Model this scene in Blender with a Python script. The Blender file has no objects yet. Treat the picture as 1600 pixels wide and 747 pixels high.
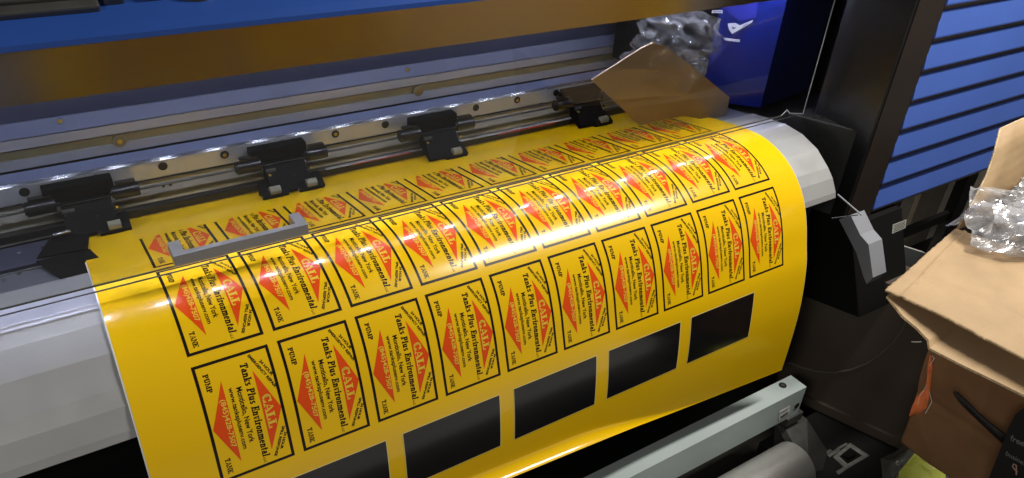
import bpy, bmesh, math, random
from mathutils import Vector, Matrix, noise
random.seed(7)
SC = bpy.context.scene
COL = SC.collection
H0 = 1.75        # all coordinates below are relative to the camera point; the floor is 1.75 m under it

# ------------------------------------------------------------------ camera
CR = Vector((0.840148, -0.53889, 0.061237))
CD = Vector((-0.243819, -0.476132, -0.844897))
CF = Vector((0.484463, 0.694907, -0.531413))
FPX = 1207.4
cam_d = bpy.data.cameras.new('camera'); cam = bpy.data.objects.new('camera', cam_d); COL.objects.link(cam)
M = Matrix((( CR.x, -CD.x, -CF.x, 0), (CR.y, -CD.y, -CF.y, 0), (CR.z, -CD.z, -CF.z, 0), (0, 0, 0, 1)))
cam.matrix_world = Matrix.Translation((0, 0, H0)) @ M
cam_d.sensor_width = 36; cam_d.lens = 36*FPX/1600; cam_d.clip_start = 0.02; cam_d.clip_end = 100
SC.camera = cam

def px(u, v, ax, val):
    """a point of the place: where the line of sight through photo pixel (u,v) meets the plane axis=val"""
    d = CR*((u-800)/FPX) + CD*((v-373.5)/FPX) + CF
    return d*(val/d[ax])

# ------------------------------------------------------------------ world, lamps, exposure
w = bpy.data.worlds.new('World'); SC.world = w; w.use_nodes = True
w.node_tree.nodes['Background'].inputs[0].default_value = (0.80, 0.86, 1.0, 1)
w.node_tree.nodes['Background'].inputs[1].default_value = 0.05
def area(name, loc, size, size_y, power, color, target, spread=math.pi):
    l = bpy.data.lights.new(name, 'AREA'); l.shape = 'RECTANGLE'; l.size = size; l.size_y = size_y
    l.energy = power; l.color = color; l.spread = spread
    o = bpy.data.objects.new(name, l); COL.objects.link(o)
    o.location = loc
    o.rotation_euler = (Vector(target)-Vector(loc)).to_track_quat('-Z', 'X').to_euler()
    o['keep'] = 1
    return o
def lamp_x(name, loc, sx, sy, power, color, tilt=0.0):
    l = bpy.data.lights.new(name, 'AREA'); l.shape = 'RECTANGLE'; l.size = sx; l.size_y = sy
    l.energy = power; l.color = color
    o = bpy.data.objects.new(name, l); COL.objects.link(o); o.location = loc; o.rotation_euler = (tilt, 0, 0)
    return o
lamp_x('ceiling_or_fill_lamp', (1.98, 0.46, 0.95), 1.00, 0.14, 56, (1.0, 0.96, 0.88))
lamp_x('ceiling_or_fill_lamp', (-1.9, -0.7, 1.05), 0.9, 0.5, 42, (1.0, 0.95, 0.87))  # fill lamp added out of view, placed so the sheet never reflects it
lamp_x('ceiling_or_fill_lamp', (2.9, 2.8, 1.05), 1.2, 0.3, 80, (1.0, 0.93, 0.82))  # rear fill lamp added to brighten the area behind the printer

SC.view_settings.view_transform = 'Standard'; SC.view_settings.look = 'None'
SC.view_settings.exposure = 0.0; SC.view_settings.gamma = 1
SC.render.engine = 'CYCLES'

# ------------------------------------------------------------------ materials
MATS = {}
def mat(name, col, rough=0.5, metal=0.0, spec=0.5, bump=0.0, bscale=200, var=0.0, vscale=6, coat=0.0, rvar=0.0, stretch=None, emit=None, sheen=0, croughness=.05, flute=0):
    if name in MATS: return MATS[name]
    m = bpy.data.materials.new(name); m.use_nodes = True; nt = m.node_tree; b = nt.nodes['Principled BSDF']
    b.inputs['Base Color'].default_value = (*col, 1); b.inputs['Roughness'].default_value = rough
    b.inputs['Metallic'].default_value = metal; b.inputs['Specular IOR Level'].default_value = spec
    if coat: b.inputs['Coat Weight'].default_value = coat; b.inputs['Coat Roughness'].default_value = croughness
    if emit:
        b.inputs['Emission Color'].default_value = (*emit[0], 1); b.inputs['Emission Strength'].default_value = emit[1]
    tc = nt.nodes.new('ShaderNodeTexCoord'); mp = nt.nodes.new('ShaderNodeMapping')
    nt.links.new(tc.outputs['Object'], mp.inputs[0])
    if stretch: mp.inputs['Scale'].default_value = stretch
    def nz(scale, det=5):
        n = nt.nodes.new('ShaderNodeTexNoise'); n.inputs['Scale'].default_value = scale; n.inputs['Detail'].default_value = det
        nt.links.new(mp.outputs[0], n.inputs['Vector']); return n
    if var:
        n = nz(vscale); r = nt.nodes.new('ShaderNodeMapRange'); nt.links.new(n.outputs[0], r.inputs[0])
        r.inputs[1].default_value = .3; r.inputs[2].default_value = .7; r.inputs[3].default_value = 1-var; r.inputs[4].default_value = 1+var
        mx = nt.nodes.new('ShaderNodeVectorMath'); mx.operation = 'SCALE'; mx.inputs[0].default_value = col
        nt.links.new(r.outputs[0], mx.inputs['Scale']); nt.links.new(mx.outputs[0], b.inputs['Base Color'])
    if rvar:
        n = nz(vscale*2.3); r = nt.nodes.new('ShaderNodeMapRange'); nt.links.new(n.outputs[0], r.inputs[0])
        r.inputs[1].default_value = .3; r.inputs[2].default_value = .7; r.inputs[3].default_value = max(0.02, rough-rvar); r.inputs[4].default_value = rough+rvar
        nt.links.new(r.outputs[0], b.inputs['Roughness'])
    if bump:
        n = nz(bscale); bp_ = nt.nodes.new('ShaderNodeBump'); bp_.inputs['Strength'].default_value = bump; bp_.inputs['Distance'].default_value = 0.002
        nt.links.new(n.outputs[0], bp_.inputs['Height']); nt.links.new(bp_.outputs[0], b.inputs['Normal'])
        if flute:
            wv = nt.nodes.new('ShaderNodeTexWave'); wv.bands_direction = 'Y'; wv.inputs['Scale'].default_value = 42; wv.inputs['Distortion'].default_value = .6
            nt.links.new(tc.outputs['Object'], wv.inputs['Vector']); b3 = nt.nodes.new('ShaderNodeBump'); b3.inputs['Strength'].default_value = flute; b3.inputs['Distance'].default_value = .0006
            nt.links.new(wv.outputs['Fac'], b3.inputs['Height']); nt.links.new(bp_.outputs[0], b3.inputs['Normal']); nt.links.new(b3.outputs[0], b.inputs['Normal'])
    MATS[name] = m; return m
VINYL = mat('yellow_vinyl', (0.94, 0.575, 0.004), 0.22, bump=0.05, bscale=7, coat=0.6, var=0.02, vscale=3, croughness=.04)
INK_BLACK = mat('black_ink', (0.012, 0.008, 0.006), 0.22, coat=0.4)
INK_RED = mat('orange_red_ink', (0.85, 0.085, 0.008), 0.22, coat=0.5)
INK_YEL = mat('yellow_knockout', (0.88, 0.62, 0.06), 0.22, coat=0.5)
INK_WINDOW = mat('glossy_black_print', (0.006, 0.006, 0.007), 0.2, coat=0.5, croughness=.10)
LINER = mat('white_liner', (0.85, 0.84, 0.78), 0.5)
PLATEN = mat('platen_aluminium', (0.46, 0.46, 0.46), 0.38, metal=0.35, var=0.05, vscale=9, rvar=0.06, bump=0.02, bscale=300)
DECK = mat('deck_aluminium', (0.20, 0.21, 0.25), 0.40, metal=0.5, var=0.08, vscale=14, rvar=0.08, stretch=(1, 4, 4))
ALU = mat('brushed_aluminium', (0.50, 0.50, 0.48), 0.30, metal=0.85, var=0.06, vscale=30, stretch=(.1, 3, 3), rvar=.05)
ALU_MATT = mat('matt_aluminium', (0.36, 0.37, 0.41), 0.5, metal=0.5, var=0.06, vscale=25, stretch=(.2, 3, 3))
OLIVE = mat('brass_tinted_strip', (0.22, 0.195, 0.11), 0.42, metal=0.5, var=0.08, vscale=25, stretch=(.2, 3, 3))
BEAMBLUE = mat('blue_grey_painted_beam', (0.15, 0.175, 0.29), 0.42, var=0.05, vscale=12)
BEAMDARK = mat('dark_blue_grey_panel', (0.055, 0.06, 0.10), 0.45, var=0.08)
HOODBLUE = mat('blue_powder_coat', (0.024, 0.085, 0.38), 0.38, var=0.06, vscale=5, bump=0.15, bscale=900)
SLATBLUE = mat('blue_slat_paint', (0.075, 0.155, 0.56), 0.5, var=0.05, vscale=5, bump=0.12, bscale=900)
REFLBLUE = mat('royal_blue_plastic', (0.010, 0.024, 0.26), 0.3, var=0.08)
BAND = mat('dark_bronze_band', (0.11, 0.085, 0.065), 0.30, metal=0.6, spec=0.9)
BLACK = mat('black_plastic', (0.012, 0.012, 0.012), 0.38, bump=0.05, bscale=700, var=0.2)
BLACKM = mat('matt_black_plastic', (0.004, 0.004, 0.004), 0.65, spec=0.12, bump=0.05, bscale=500)
BLACKG = mat('black_satin_metal', (0.010, 0.010, 0.010), 0.30, spec=0.5)
DKMETAL = mat('dark_grey_metal', (0.10, 0.10, 0.093), 0.42, metal=0.4, var=0.12, vscale=20, rvar=.08)
GREYPAINT = mat('grey_painted_plastic', (0.27, 0.28, 0.31), 0.42, var=0.03, bump=.08, bscale=900)
BARGREY = mat('pale_grey_green_paint', (0.46, 0.53, 0.52), 0.35, var=0.04, vscale=7, rvar=0.05, bump=.05, bscale=500)
CHROME = mat('bright_steel', (0.62, 0.62, 0.60), 0.25, metal=1.0)
HANDLE = mat('satin_handle_aluminium', (0.32, 0.32, 0.33), 0.33, metal=0.6, var=.04)
TUBE = mat('aluminium_tube', (0.72, 0.71, 0.68), 0.36, metal=0.7, var=0.03, vscale=60, rvar=0.05)
ROLLER = mat('beige_rubber', (0.23, 0.225, 0.17), 0.6)
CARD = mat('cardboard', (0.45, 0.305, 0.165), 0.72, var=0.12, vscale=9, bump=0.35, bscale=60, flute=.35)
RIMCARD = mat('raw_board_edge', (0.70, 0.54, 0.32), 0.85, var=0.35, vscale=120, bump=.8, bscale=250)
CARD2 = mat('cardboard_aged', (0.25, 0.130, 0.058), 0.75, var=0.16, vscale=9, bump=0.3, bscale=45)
REFLCARD = mat('smooth_brown_board', (0.52, 0.39, 0.28), 0.5, var=0.06, vscale=6)
TUB = mat('dark_brown_plastic', (0.085, 0.066, 0.05), 0.5, var=0.10, vscale=3, bump=.1, bscale=300)
PAPERW = mat('white_label_paper', (0.75, 0.75, 0.72), 0.6)
WHITEPL = mat('white_print', (0.8, 0.82, 0.9), 0.5)
FLOOR = mat('dark_floor', (0.022, 0.019, 0.016), 0.5, var=0.25, vscale=3, rvar=.1)
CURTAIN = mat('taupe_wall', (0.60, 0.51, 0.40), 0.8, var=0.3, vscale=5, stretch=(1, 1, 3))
FLOORSHADE = mat('shaded_floor_taupe', (0.30, 0.25, 0.19), 0.8, var=0.2)
ORANGE = mat('orange_plastic_film', (0.95, 0.24, 0.07), 0.4, var=0.15, vscale=60)
YELBAG = mat('yellow_green_sheet', (0.75, 0.80, 0.02), 0.5, var=.1)
REDINK = mat('red_scale_mark', (0.5, 0.05, 0.05), 0.5)
SCREWD = mat('dark_hole', (0.01, 0.008, 0.006), 0.6)

def glassy(name, tint, gloss, rough=0.03, diff=0.0, dcol=(.7, .7, .7), ior=1.45, bump=0):
    m = bpy.data.materials.new(name); m.use_nodes = True; nt = m.node_tree
    for n in list(nt.nodes): nt.nodes.remove(n)
    out = nt.nodes.new('ShaderNodeOutputMaterial'); tr = nt.nodes.new('ShaderNodeBsdfTransparent'); tr.inputs[0].default_value = (*tint, 1)
    gl = nt.nodes.new('ShaderNodeBsdfGlossy'); gl.inputs['Roughness'].default_value = rough; gl.inputs[0].default_value = (gloss, gloss, gloss, 1)
    fr = nt.nodes.new('ShaderNodeFresnel'); fr.inputs[0].default_value = ior
    mix = nt.nodes.new('ShaderNodeMixShader')
    ge = nt.nodes.new('ShaderNodeNewGeometry'); iv = nt.nodes.new('ShaderNodeMath'); iv.operation = 'SUBTRACT'; iv.inputs[0].default_value = 1
    nt.links.new(ge.outputs['Backfacing'], iv.inputs[1]); ml = nt.nodes.new('ShaderNodeMath'); ml.operation = 'MULTIPLY'
    nt.links.new(fr.outputs[0], ml.inputs[0]); nt.links.new(iv.outputs[0], ml.inputs[1])
    nt.links.new(ml.outputs[0], mix.inputs[0]); nt.links.new(gl.outputs[0], mix.inputs[2])
    src = tr.outputs[0]
    if diff:
        df = nt.nodes.new('ShaderNodeBsdfDiffuse'); df.inputs[0].default_value = (*dcol, 1); m2 = nt.nodes.new('ShaderNodeMixShader'); m2.inputs[0].default_value = diff
        nt.links.new(tr.outputs[0], m2.inputs[1]); nt.links.new(df.outputs[0], m2.inputs[2]); src = m2.outputs[0]
    nt.links.new(src, mix.inputs[1]); nt.links.new(mix.outputs[0], out.inputs[0])
    if bump:
        tc = nt.nodes.new('ShaderNodeTexCoord'); n = nt.nodes.new('ShaderNodeTexNoise'); n.inputs['Scale'].default_value = 45; n.inputs['Detail'].default_value = 6
        nt.links.new(tc.outputs['Object'], n.inputs['Vector']); b = nt.nodes.new('ShaderNodeBump'); b.inputs['Strength'].default_value = bump; b.inputs['Distance'].default_value = .01
        nt.links.new(n.outputs[0], b.inputs['Height']); nt.links.new(b.outputs[0], gl.inputs['Normal']); nt.links.new(b.outputs[0], fr.inputs['Normal'])
    MATS[name] = m; return m
ACRYLIC = glassy('tinted_acrylic', (0.73, 0.73, 0.68), 0.8, 0.02)
def film_mat(name, tr, dcol, diff, gl):
    m = bpy.data.materials.new(name); m.use_nodes = True; nt = m.node_tree
    for n in list(nt.nodes): nt.nodes.remove(n)
    N = nt.nodes.new; L = nt.links.new
    out = N('ShaderNodeOutputMaterial'); t = N('ShaderNodeBsdfTransparent'); t.inputs[0].default_value = (*tr, 1)
    d = N('ShaderNodeBsdfDiffuse'); d.inputs[0].default_value = (*dcol, 1); g = N('ShaderNodeBsdfGlossy'); g.inputs['Roughness'].default_value = .16; g.inputs[0].default_value = (1, 1, 1, 1)
    tc = N('ShaderNodeTexCoord'); n = N('ShaderNodeTexNoise'); n.inputs['Scale'].default_value = 38; n.inputs['Detail'].default_value = 5; L(tc.outputs['Object'], n.inputs['Vector'])
    r = N('ShaderNodeMapRange'); L(n.outputs[0], r.inputs[0]); r.inputs[1].default_value = .35; r.inputs[2].default_value = .7; r.inputs[3].default_value = diff*.4; r.inputs[4].default_value = diff*1.8
    m1 = N('ShaderNodeMixShader'); L(r.outputs[0], m1.inputs[0]); L(t.outputs[0], m1.inputs[1]); L(d.outputs[0], m1.inputs[2])
    lw = N('ShaderNodeLayerWeight'); lw.inputs[0].default_value = .35; mp = N('ShaderNodeMapRange'); L(lw.outputs['Fresnel'], mp.inputs[0]); mp.inputs[3].default_value = gl*.6; mp.inputs[4].default_value = gl*2.6
    m2 = N('ShaderNodeMixShader'); L(mp.outputs[0], m2.inputs[0]); L(m1.outputs[0], m2.inputs[1]); L(g.outputs[0], m2.inputs[2]); L(m2.outputs[0], out.inputs[0])
    MATS[name] = m; return m
POLY = film_mat('clear_poly_film', (.97, .97, .98), (.75, .75, .77), .20, .13)
POLYG = film_mat('grey_poly_film', (.9, .9, .92), (.50, .50, .51), .22, .14)

# ------------------------------------------------------------------ mesh helpers
def obj(name, bm, m, parent=None, smooth=False, loc=None):
    me = bpy.data.meshes.new(name); bmesh.ops.recalc_face_normals(bm, faces=bm.faces[:]); bm.to_mesh(me); bm.free()
    for x in (m if isinstance(m, (list, tuple)) else [m]): me.materials.append(x)
    if smooth:
        for p in me.polygons: p.use_smooth = True
        try: me.set_sharp_from_angle(angle=math.radians(35))
        except Exception: pass
    o = bpy.data.objects.new(name, me); COL.objects.link(o)
    if parent: o.parent = parent
    if loc: o.location = loc
    return o
def tag(o, label=None, cat=None, group=None, kind=None):
    if label: o['label'] = label
    if cat: o['category'] = cat
    if group: o['group'] = group
    if kind: o['kind'] = kind
    return o
BASES = {}
def thing(name, label, cat, loc, group=None):
    o = bpy.data.objects.new(name, None); COL.objects.link(o); o.empty_display_size = .1
    o['base'] = loc
    return tag(o, label, cat, group)
def B(): return bmesh.new()
def box(bm, x0, x1, y0, y1, z0, z1, bev=0.0, mi=0, rot=None, piv=None):
    r = bmesh.ops.create_cube(bm, size=1); vs = r['verts']
    c = Vector(((x0+x1)/2, (y0+y1)/2, (z0+z1)/2))
    for v in vs: v.co = Vector((v.co.x*abs(x1-x0), v.co.y*abs(y1-y0), v.co.z*abs(z1-z0))) + c
    fs = set(f for v in vs for f in v.link_faces)
    if bev:
        es = list(set(e for f in fs for e in f.edges))
        rr = bmesh.ops.bevel(bm, geom=es, offset=bev, segments=2, affect='EDGES', profile=.6)
        fs = set(f for f in rr['faces']) | set(f for v in rr['verts'] for f in v.link_faces)
        vs = list(set(v for f in fs for v in f.verts))
    for f in fs: f.material_index = mi
    if rot is not None:
        p = Vector(piv) if piv else c
        for v in vs: v.co = rot @ (v.co-p) + p
    return vs
def prism(bm, pts, axis_vec, mi=0):
    """closed polygon pts (3D, planar) extruded by axis_vec"""
    a = [bm.verts.new(p) for p in pts]; b = [bm.verts.new(Vector(p)+Vector(axis_vec)) for p in pts]
    n = len(pts); fs = [bm.faces.new(a), bm.faces.new(b[::-1])]
    for i in range(n): fs.append(bm.faces.new((a[i], a[(i+1) % n], b[(i+1) % n], b[i])))
    for f in fs: f.material_index = mi
    return a+b
def prism_x(bm, yz, x0, x1, mi=0):
    return prism(bm, [(x0, y, z) for y, z in yz], (x1-x0, 0, 0), mi)
def bevel_all(bm, off, seg=2, ang=30):
    es = [e for e in bm.edges if len(e.link_faces) == 2 and e.calc_face_angle(0) > math.radians(ang)]
    bmesh.ops.bevel(bm, geom=es, offset=off, segments=seg, affect='EDGES', profile=.6)
def cyl(bm, p0, p1, r, seg=20, r2=None, mi=0):
    p0 = Vector(p0); p1 = Vector(p1); d = p1-p0
    q = d.to_track_quat('Z', 'Y').to_matrix().to_4x4()
    res = bmesh.ops.create_cone(bm, cap_ends=True, segments=seg, radius1=r, radius2=(r if r2 is None else r2), depth=d.length, matrix=Matrix.Translation((p0+p1)/2) @ q)
    for v in res['verts']:
        for f in v.link_faces: f.material_index = mi
    return res['verts']
def tube_path(bm, pts, r, seg=8):
    rings = []
    for i, p in enumerate(pts):
        p = Vector(p); t = (Vector(pts[min(i+1, len(pts)-1)])-Vector(pts[max(i-1, 0)])).normalized()
        a = t.orthogonal().normalized() if not rings else (rings[-1][1]-t*rings[-1][1].dot(t)).normalized()
        b = t.cross(a); rr = r[i] if isinstance(r, (list, tuple)) else r
        rings.append(([bm.verts.new(p+a*rr*math.cos(k*2*math.pi/seg)+b*rr*math.sin(k*2*math.pi/seg)) for k in range(seg)], a))
    for (A, _), (Bq, _) in zip(rings, rings[1:]):
        for k in range(seg): bm.faces.new((A[k], A[(k+1) % seg], Bq[(k+1) % seg], Bq[k]))
    bm.faces.new(rings[0][0]); bm.faces.new(rings[-1][0])
def cyls(name, m, parent, items, smooth=False, seg=16):
    out = []
    for p0, p1, r in items:
        b = B(); cyl(b, p0, p1, r, seg); out.append(obj(name, b, m, parent, smooth))
    return out
def text_bm(s, size=1.0, bold=0.0, align='LEFT', depth=0):
    c = bpy.data.curves.new('t', 'FONT'); c.body = s; c.size = size; c.offset = bold; c.align_x = align; c.resolution_u = 3; c.extrude = depth
    o = bpy.data.objects.new('t', c); COL.objects.link(o); bpy.context.view_layer.update()
    me = bpy.data.meshes.new_from_object(o.evaluated_get(bpy.context.evaluated_depsgraph_get()))
    bpy.data.objects.remove(o); bpy.data.curves.remove(c)
    bm = bmesh.new(); bm.from_mesh(me); bpy.data.meshes.remove(me); return bm

# ------------------------------------------------------------------ setting
def flat_sheet(name, x0, x1, y0, y1, z, m):
    b = B(); box(b, x0, x1, y0, y1, z-.02, z); return tag(obj(name, b, m), kind='structure')
flat_sheet('floor', -4, 7, -.20, 6, -H0, FLOOR)
flat_sheet('reflector_floor', -4, 7, -5, -.2005, -H0, mat('reflector_floor_pale', (.62, .60, .57), .5, var=.1, vscale=2))  # unseen pale floor added for its reflection in the black rectangles
b = B(); box(b, -4, 7, 5.0, 5.1, -H0, 1.3); tag(obj('back_wall', b, CURTAIN), kind='structure')

# ------------------------------------------------------------------ the printer
pr = thing('wide_format_printer', 'large blue and black wide format printer feeding out the yellow sheet', 'printer', (0.6, 1.25, -H0))
XL, XR = -0.9, 1.60
# media path profile (y,z), back to front, then hanging down
NODES = [(1.50, -.8015), (1.42, -.7920), (1.315, -.7755), (1.22, -.7595), (1.17, -.7520), (1.12, -.7480), (1.073, -.7510), (1.031, -.7640), (1.00, -.7805), (.972, -.8025), (.949, -.827), (.931, -.854), (.911, -.8976), (.896, -.943), (.881, -.988), (.872, -1.03), (.865, -1.075), (.860, -1.12), (.857, -1.18), (.856, -1.24), (.856, -1.30), (.856, -1.36)]
def smooth_curve(nodes, n=12):
    out = []
    P = [nodes[0]]+nodes+[nodes[-1]]
    for i in range(1, len(P)-2):
        p0, p1, p2, p3 = [Vector(q) for q in P[i-1:i+3]]
        for k in range(n):
            t = k/n; out.append(.5*((2*p1)+(-p0+p2)*t+(2*p0-5*p1+4*p2-p3)*t*t+(-p0+3*p1-3*p2+p3)*t**3))
    out.append(Vector(nodes[-1]))
    for _ in range(14): out = [out[0]]+[(out[i-1]+out[i]*2+out[i+1])/4 for i in range(1, len(out)-1)]+[out[-1]]
    return out
CV = smooth_curve(NODES)
SL = [0]
for a, c in zip(CV, CV[1:]): SL.append(SL[-1]+(c-a).length)
def prof(s):
    s = max(0, min(SL[-1]-1e-6, s))
    lo, hi = 0, len(SL)-1
    while hi-lo > 1:
        m_ = (lo+hi)//2
        if SL[m_] <= s: lo = m_
        else: hi = m_
    t = (s-SL[lo])/(SL[hi]-SL[lo]); return CV[lo].lerp(CV[hi], t)
def profn(s):
    d = prof(s+.003)-prof(s-.003); d.normalize()
    return Vector((d.y, -d.x))  # outward (towards viewer / up)
def s_at_y(y):
    lo, hi = 0, SL[-1]
    for _ in range(50):
        m_ = (lo+hi)/2
        if prof(m_).x > y: lo = m_
        else: hi = m_
    return lo
# platen: faceted aluminium heater front
pp = [(1.232, -.7645), (1.175, -.7560), (1.12, -.7515), (1.07, -.7560), (1.018, -.7740), (.975, -.8055), (.955, -.825), (.936, -.855), (.932, -.868)]
pin = [(y+.012 if z < -.8 else y, z-.012) for y, z in pp[::-1]]
b = B(); prism_x(b, pp+pin, XL, XR); bevel_all(b, .002, 2, 5); obj('platen', b, PLATEN, pr)
# deck behind the platen
b = B(); prism_x(b, [(1.2325, -.7690), (1.308, -.7800), (1.308, -.81), (1.2325, -.81)], XL, XR)
bevel_all(b, .0012); dk = obj('deck', b, DECK, pr)
b = B(); prism_x(b, [(1.310, -.7790), (1.3125, -.7790), (1.3125, -.80), (1.310, -.80)], XL, XR); obj('deck_edge', b, ALU, pr)
b = B(); prism_x(b, [(1.336, -.7860), (1.43, -.7985), (1.43, -.82), (1.336, -.82)], XL, XR); bevel_all(b, .0012); obj('rear_deck', b, BEAMDARK, pr)
b = B()
box(b, XL, XR+.02, 1.31, 1.34, -.83, -.815)
obj('deck_slot', b, BLACK, pr)
for (u, v) in [(30, 396), (66, 387), (128, 388), (30, 428), (58, 438), (5, 450), (6, 438)]:
    c = px(u, v, 2, -.7755)
    cyls('rivet', CHROME, dk, [((c.x, c.y, -.7760), (c.x, c.y, -.7742), .0035)])
# black media clamp plates on the left edge
zc = -.7680
b = B()
cl = [px(56, 408, 2, zc), px(140, 389, 2, zc), px(176, 421, 2, zc), px(100, 438, 2, zc)]
prism(b, cl, (0, 0, -.0025)); bevel_all(b, .0008); obj('media_clamp', b, BLACKM, pr); b = B()
c2 = [px(57, 403, 2, zc+.004), px(82, 366, 2, zc+.004), px(139, 366, 2, zc+.004), px(137, 388, 2, zc+.004)]
prism(b, c2, (0, 0, -.003))
mc = obj('media_clamp', b, BLACKM, pr)
b = B(); cyl(b, px(83, 368, 2, zc+.014), px(110, 361, 2, zc+.014), .004, 12); obj('clamp_pin', b, CHROME, mc)
# back beam
def strip(name, y0, r0, y1, r1, m, bev=0.0, x0=XL, x1=1.75, thick=.006, par=pr):
    b = B(); a = (y0, y0*r0); c = (y1, y1*r1)
    d = Vector((c[0]-a[0], c[1]-a[1])).normalized(); n = Vector((d.y, -d.x))  # towards the back
    if n.x < 0: n = -n
    q = [a, c, (c[0]+n.x*thick, c[1]+n.y*thick), (a[0]+n.x*thick, a[1]+n.y*thick)]
    prism_x(b, q, x0, x1)
    if bev: bevel_all(b, bev)
    return obj(name, b, m, par)
strip('rail_web', 1.470, -.5560, 1.470, -.5025, mat('rail_web_metal', (.56, .54, .46), .42, metal=.3, var=.05, vscale=20, stretch=(.2, 3, 3)), .0015)
RAILM = mat('polished_rail', (.58, .585, .60), .34, metal=.65, rvar=.03, stretch=(.1, 3, 3), vscale=30)
rail = strip('linear_rail', 1.462, -.5018, 1.4620, -.4795, RAILM, .0065, thick=.02); [setattr(p_, 'use_smooth', True) for p_ in rail.data.polygons]; rail.data.set_sharp_from_angle(angle=math.radians(50))
SHO = mat('polished_shoulder', (.55, .55, .58), .09, metal=.95)
strip('rail_shoulder', 1.4635, -.4788, 1.4677, -.4741, SHO, .0008)
strip('rail_shoulder', 1.4632, -.5045, 1.4645, -.5027, SHO, .0004)
strip('beam_ledge', 1.474, -.4735, 1.500, -.4605, BEAMBLUE, .001)
strip('beam_groove', 1.512, -.4640, 1.512, -.4500, BLACK)
strip('beam_panel', 1.502, -.4575, 1.502, -.4455, ALU_MATT, .001)
strip('beam_panel', 1.506, -.4450, 1.506, -.4330, OLIVE, .001)
strip('beam_panel', 1.500, -.4325, 1.500, -.4200, ALU_MATT, .001)
strip('beam_panel', 1.497, -.4185, 1.502, -.3990, BEAMBLUE, .0015)
strip('rear_panel', 1.530, -.3980, 1.530, -.3300, BEAMDARK)
b = B(); box(b, XL, 2.9, 1.54, 1.56, -.985, .25); obj('rear_casing', b, BLACK, pr)
# holes and bolts
for i in range(13):
    x = -.0425+.1163*i
    cyls('bolt_hole', SCREWD, rail, [((x, 1.4625, -.7127), (x, 1.4605, -.7127), .0085)])
    if i % 2: cyls('bolt', CHROME, rail, [((x, 1.4606, -.7127), (x, 1.4590, -.7127), .0042)])
for x in (-.0566, .1357, .3328, .5222, .7092, .8964, 1.083, .185, .198):
    z = -.7340 if x not in (.185, .198) else -.758
    cyls('bolt_hole', SCREWD, rail, [((x, 1.471, z), (x, 1.4680, z), .0065 if x not in (.185, .198) else .003)])
for (x, z) in ((.1296, -.6634), (.7569, -.6639), (1.38, -.664)):
    b = B(); cyl(b, (x, 1.5025, z), (x, 1.4985, z), .0125, 24); o = obj('beam_screw', b, OLIVE, pr, True)
    b = B(); cyl(b, (x, 1.4985, z), (x, 1.4955, z), .0052, 12); obj('screw_head', b, CHROME, o)
for (x, z) in ((.0415, -.6056), (.7286, -.6083)):
    b = B(); cyl(b, (x, 1.5005, z), (x, 1.4955, z), .0045, 14); obj('beam_screw', b, CHROME, pr)
# guide rods
b = B(); cyl(b, (XL, 1.450, -.7446), (1.75, 1.450, -.7446), .0026, 14); obj('guide_rod', b, DKMETAL, pr, True)
b = B(); box(b, XL, 1.75, 1.425, 1.443, -.7890, -.7735, .002); sb = obj('scale_bar', b, BLACKG, pr)
b = B(); box(b, .50, 1.18, 1.4235, 1.4325, -.7734, -.7722); obj('scale_face', b, mat('worn_scale_face', (.30, .30, .29), .5, var=.3, vscale=30), sb)
b = B()
for i in range(60):
    x = .56+i*.0052
    if x < .70: box(b, x, x+.003, 1.4225, 1.4236, -.7745, -.7716)
obj('scale_mark', b, REDINK, sb); b = B()
for i in range(18): box(b, .93+i*.0095, .936+i*.0095, 1.4222, 1.4236, -.7760, -.7716)
obj('scale_mark', b, REDINK, sb)
# pinch roller carriers
def rotx(a): return Matrix.Rotation(a, 3, 'X')
def pinch(xc, pods):
    root = B()
    box(root, -.062, .052, 1.425, 1.452, -.728, -.700, .002)                      # mounting block
    prism_x(root, [(1.424, -.7285), (1.43, -.7285), (1.43, -.765), (1.385, -.785), (1.378, -.775), (1.405, -.745)], -.040, .042)
    box(root, -.052, .052, 1.418, 1.426, -.7315, -.7290)
    body = obj('pinch_roller', root, BLACKM, pr, loc=(xc, 0, 0))
    for x0, x1 in ((-.092, -.046), (.048, .092)):
        b = B()
        cyl(b, (x0, 1.424, -.7290), (x1, 1.424, -.7290), .0135, 22)
        cyl(b, (x0-.003, 1.424, -.7290), (x0, 1.424, -.7290), .010, 18)
        box(b, x0+.006, x1-.004, 1.420, 1.432, -.714, -.7095, .001)
        obj('spring_housing', b, BLACKG, body, True)
    b = B(); cyl(b, (-.045, 1.4160, -.7300), (.050, 1.4160, -.7300), .0012, 8)
    obj('clip_wire', b, CHROME, body)
    for x in (-.036, .047): cyls('screw_head', CHROME, body, [((x, 1.405, -.745), (x, 1.398, -.745), .0025)])
    b = B(); box(b, -.040, -.020, 1.408, 1.420, -.7480, -.7380, .001); obj('release_lever', b, DKMETAL, body)
    b = B(); tube_path(b, [(.012+.009*math.cos(t*.8), 1.398-.0004*t, -.757+.009*math.sin(t*.8)*.4-.0005*t) for t in range(24)], .0009, 5); obj('spring', b, DKMETAL, body, True)
    for p in pods:
        b = B()
        fk = [(1.405, -.760), (1.376, -.7700), (1.369, -.7755), (1.374, -.7850), (1.405, -.7870)]
        prism_x(b, fk, p-.026, p-.012); prism_x(b, fk, p+.012, p+.026)
        prism_x(b, [(1.376, -.7710), (1.369, -.7765), (1.373, -.7850), (1.381, -.7855)], p-.0125, p+.0125)
        bevel_all(b, .001); pod = obj('roller_fork', b, BLACKM, body)
        b = B(); cyl(b, (p-.0105, 1.3770, -.7685), (p+.0105, 1.3770, -.7685), .0085, 24); obj('roller_wheel', b, ROLLER, body, True)
        b = B(); cyl(b, (p-.029, 1.378, -.778), (p-.026, 1.378, -.778), .003, 10); obj('screw_head', b, CHROME, body)
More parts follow.
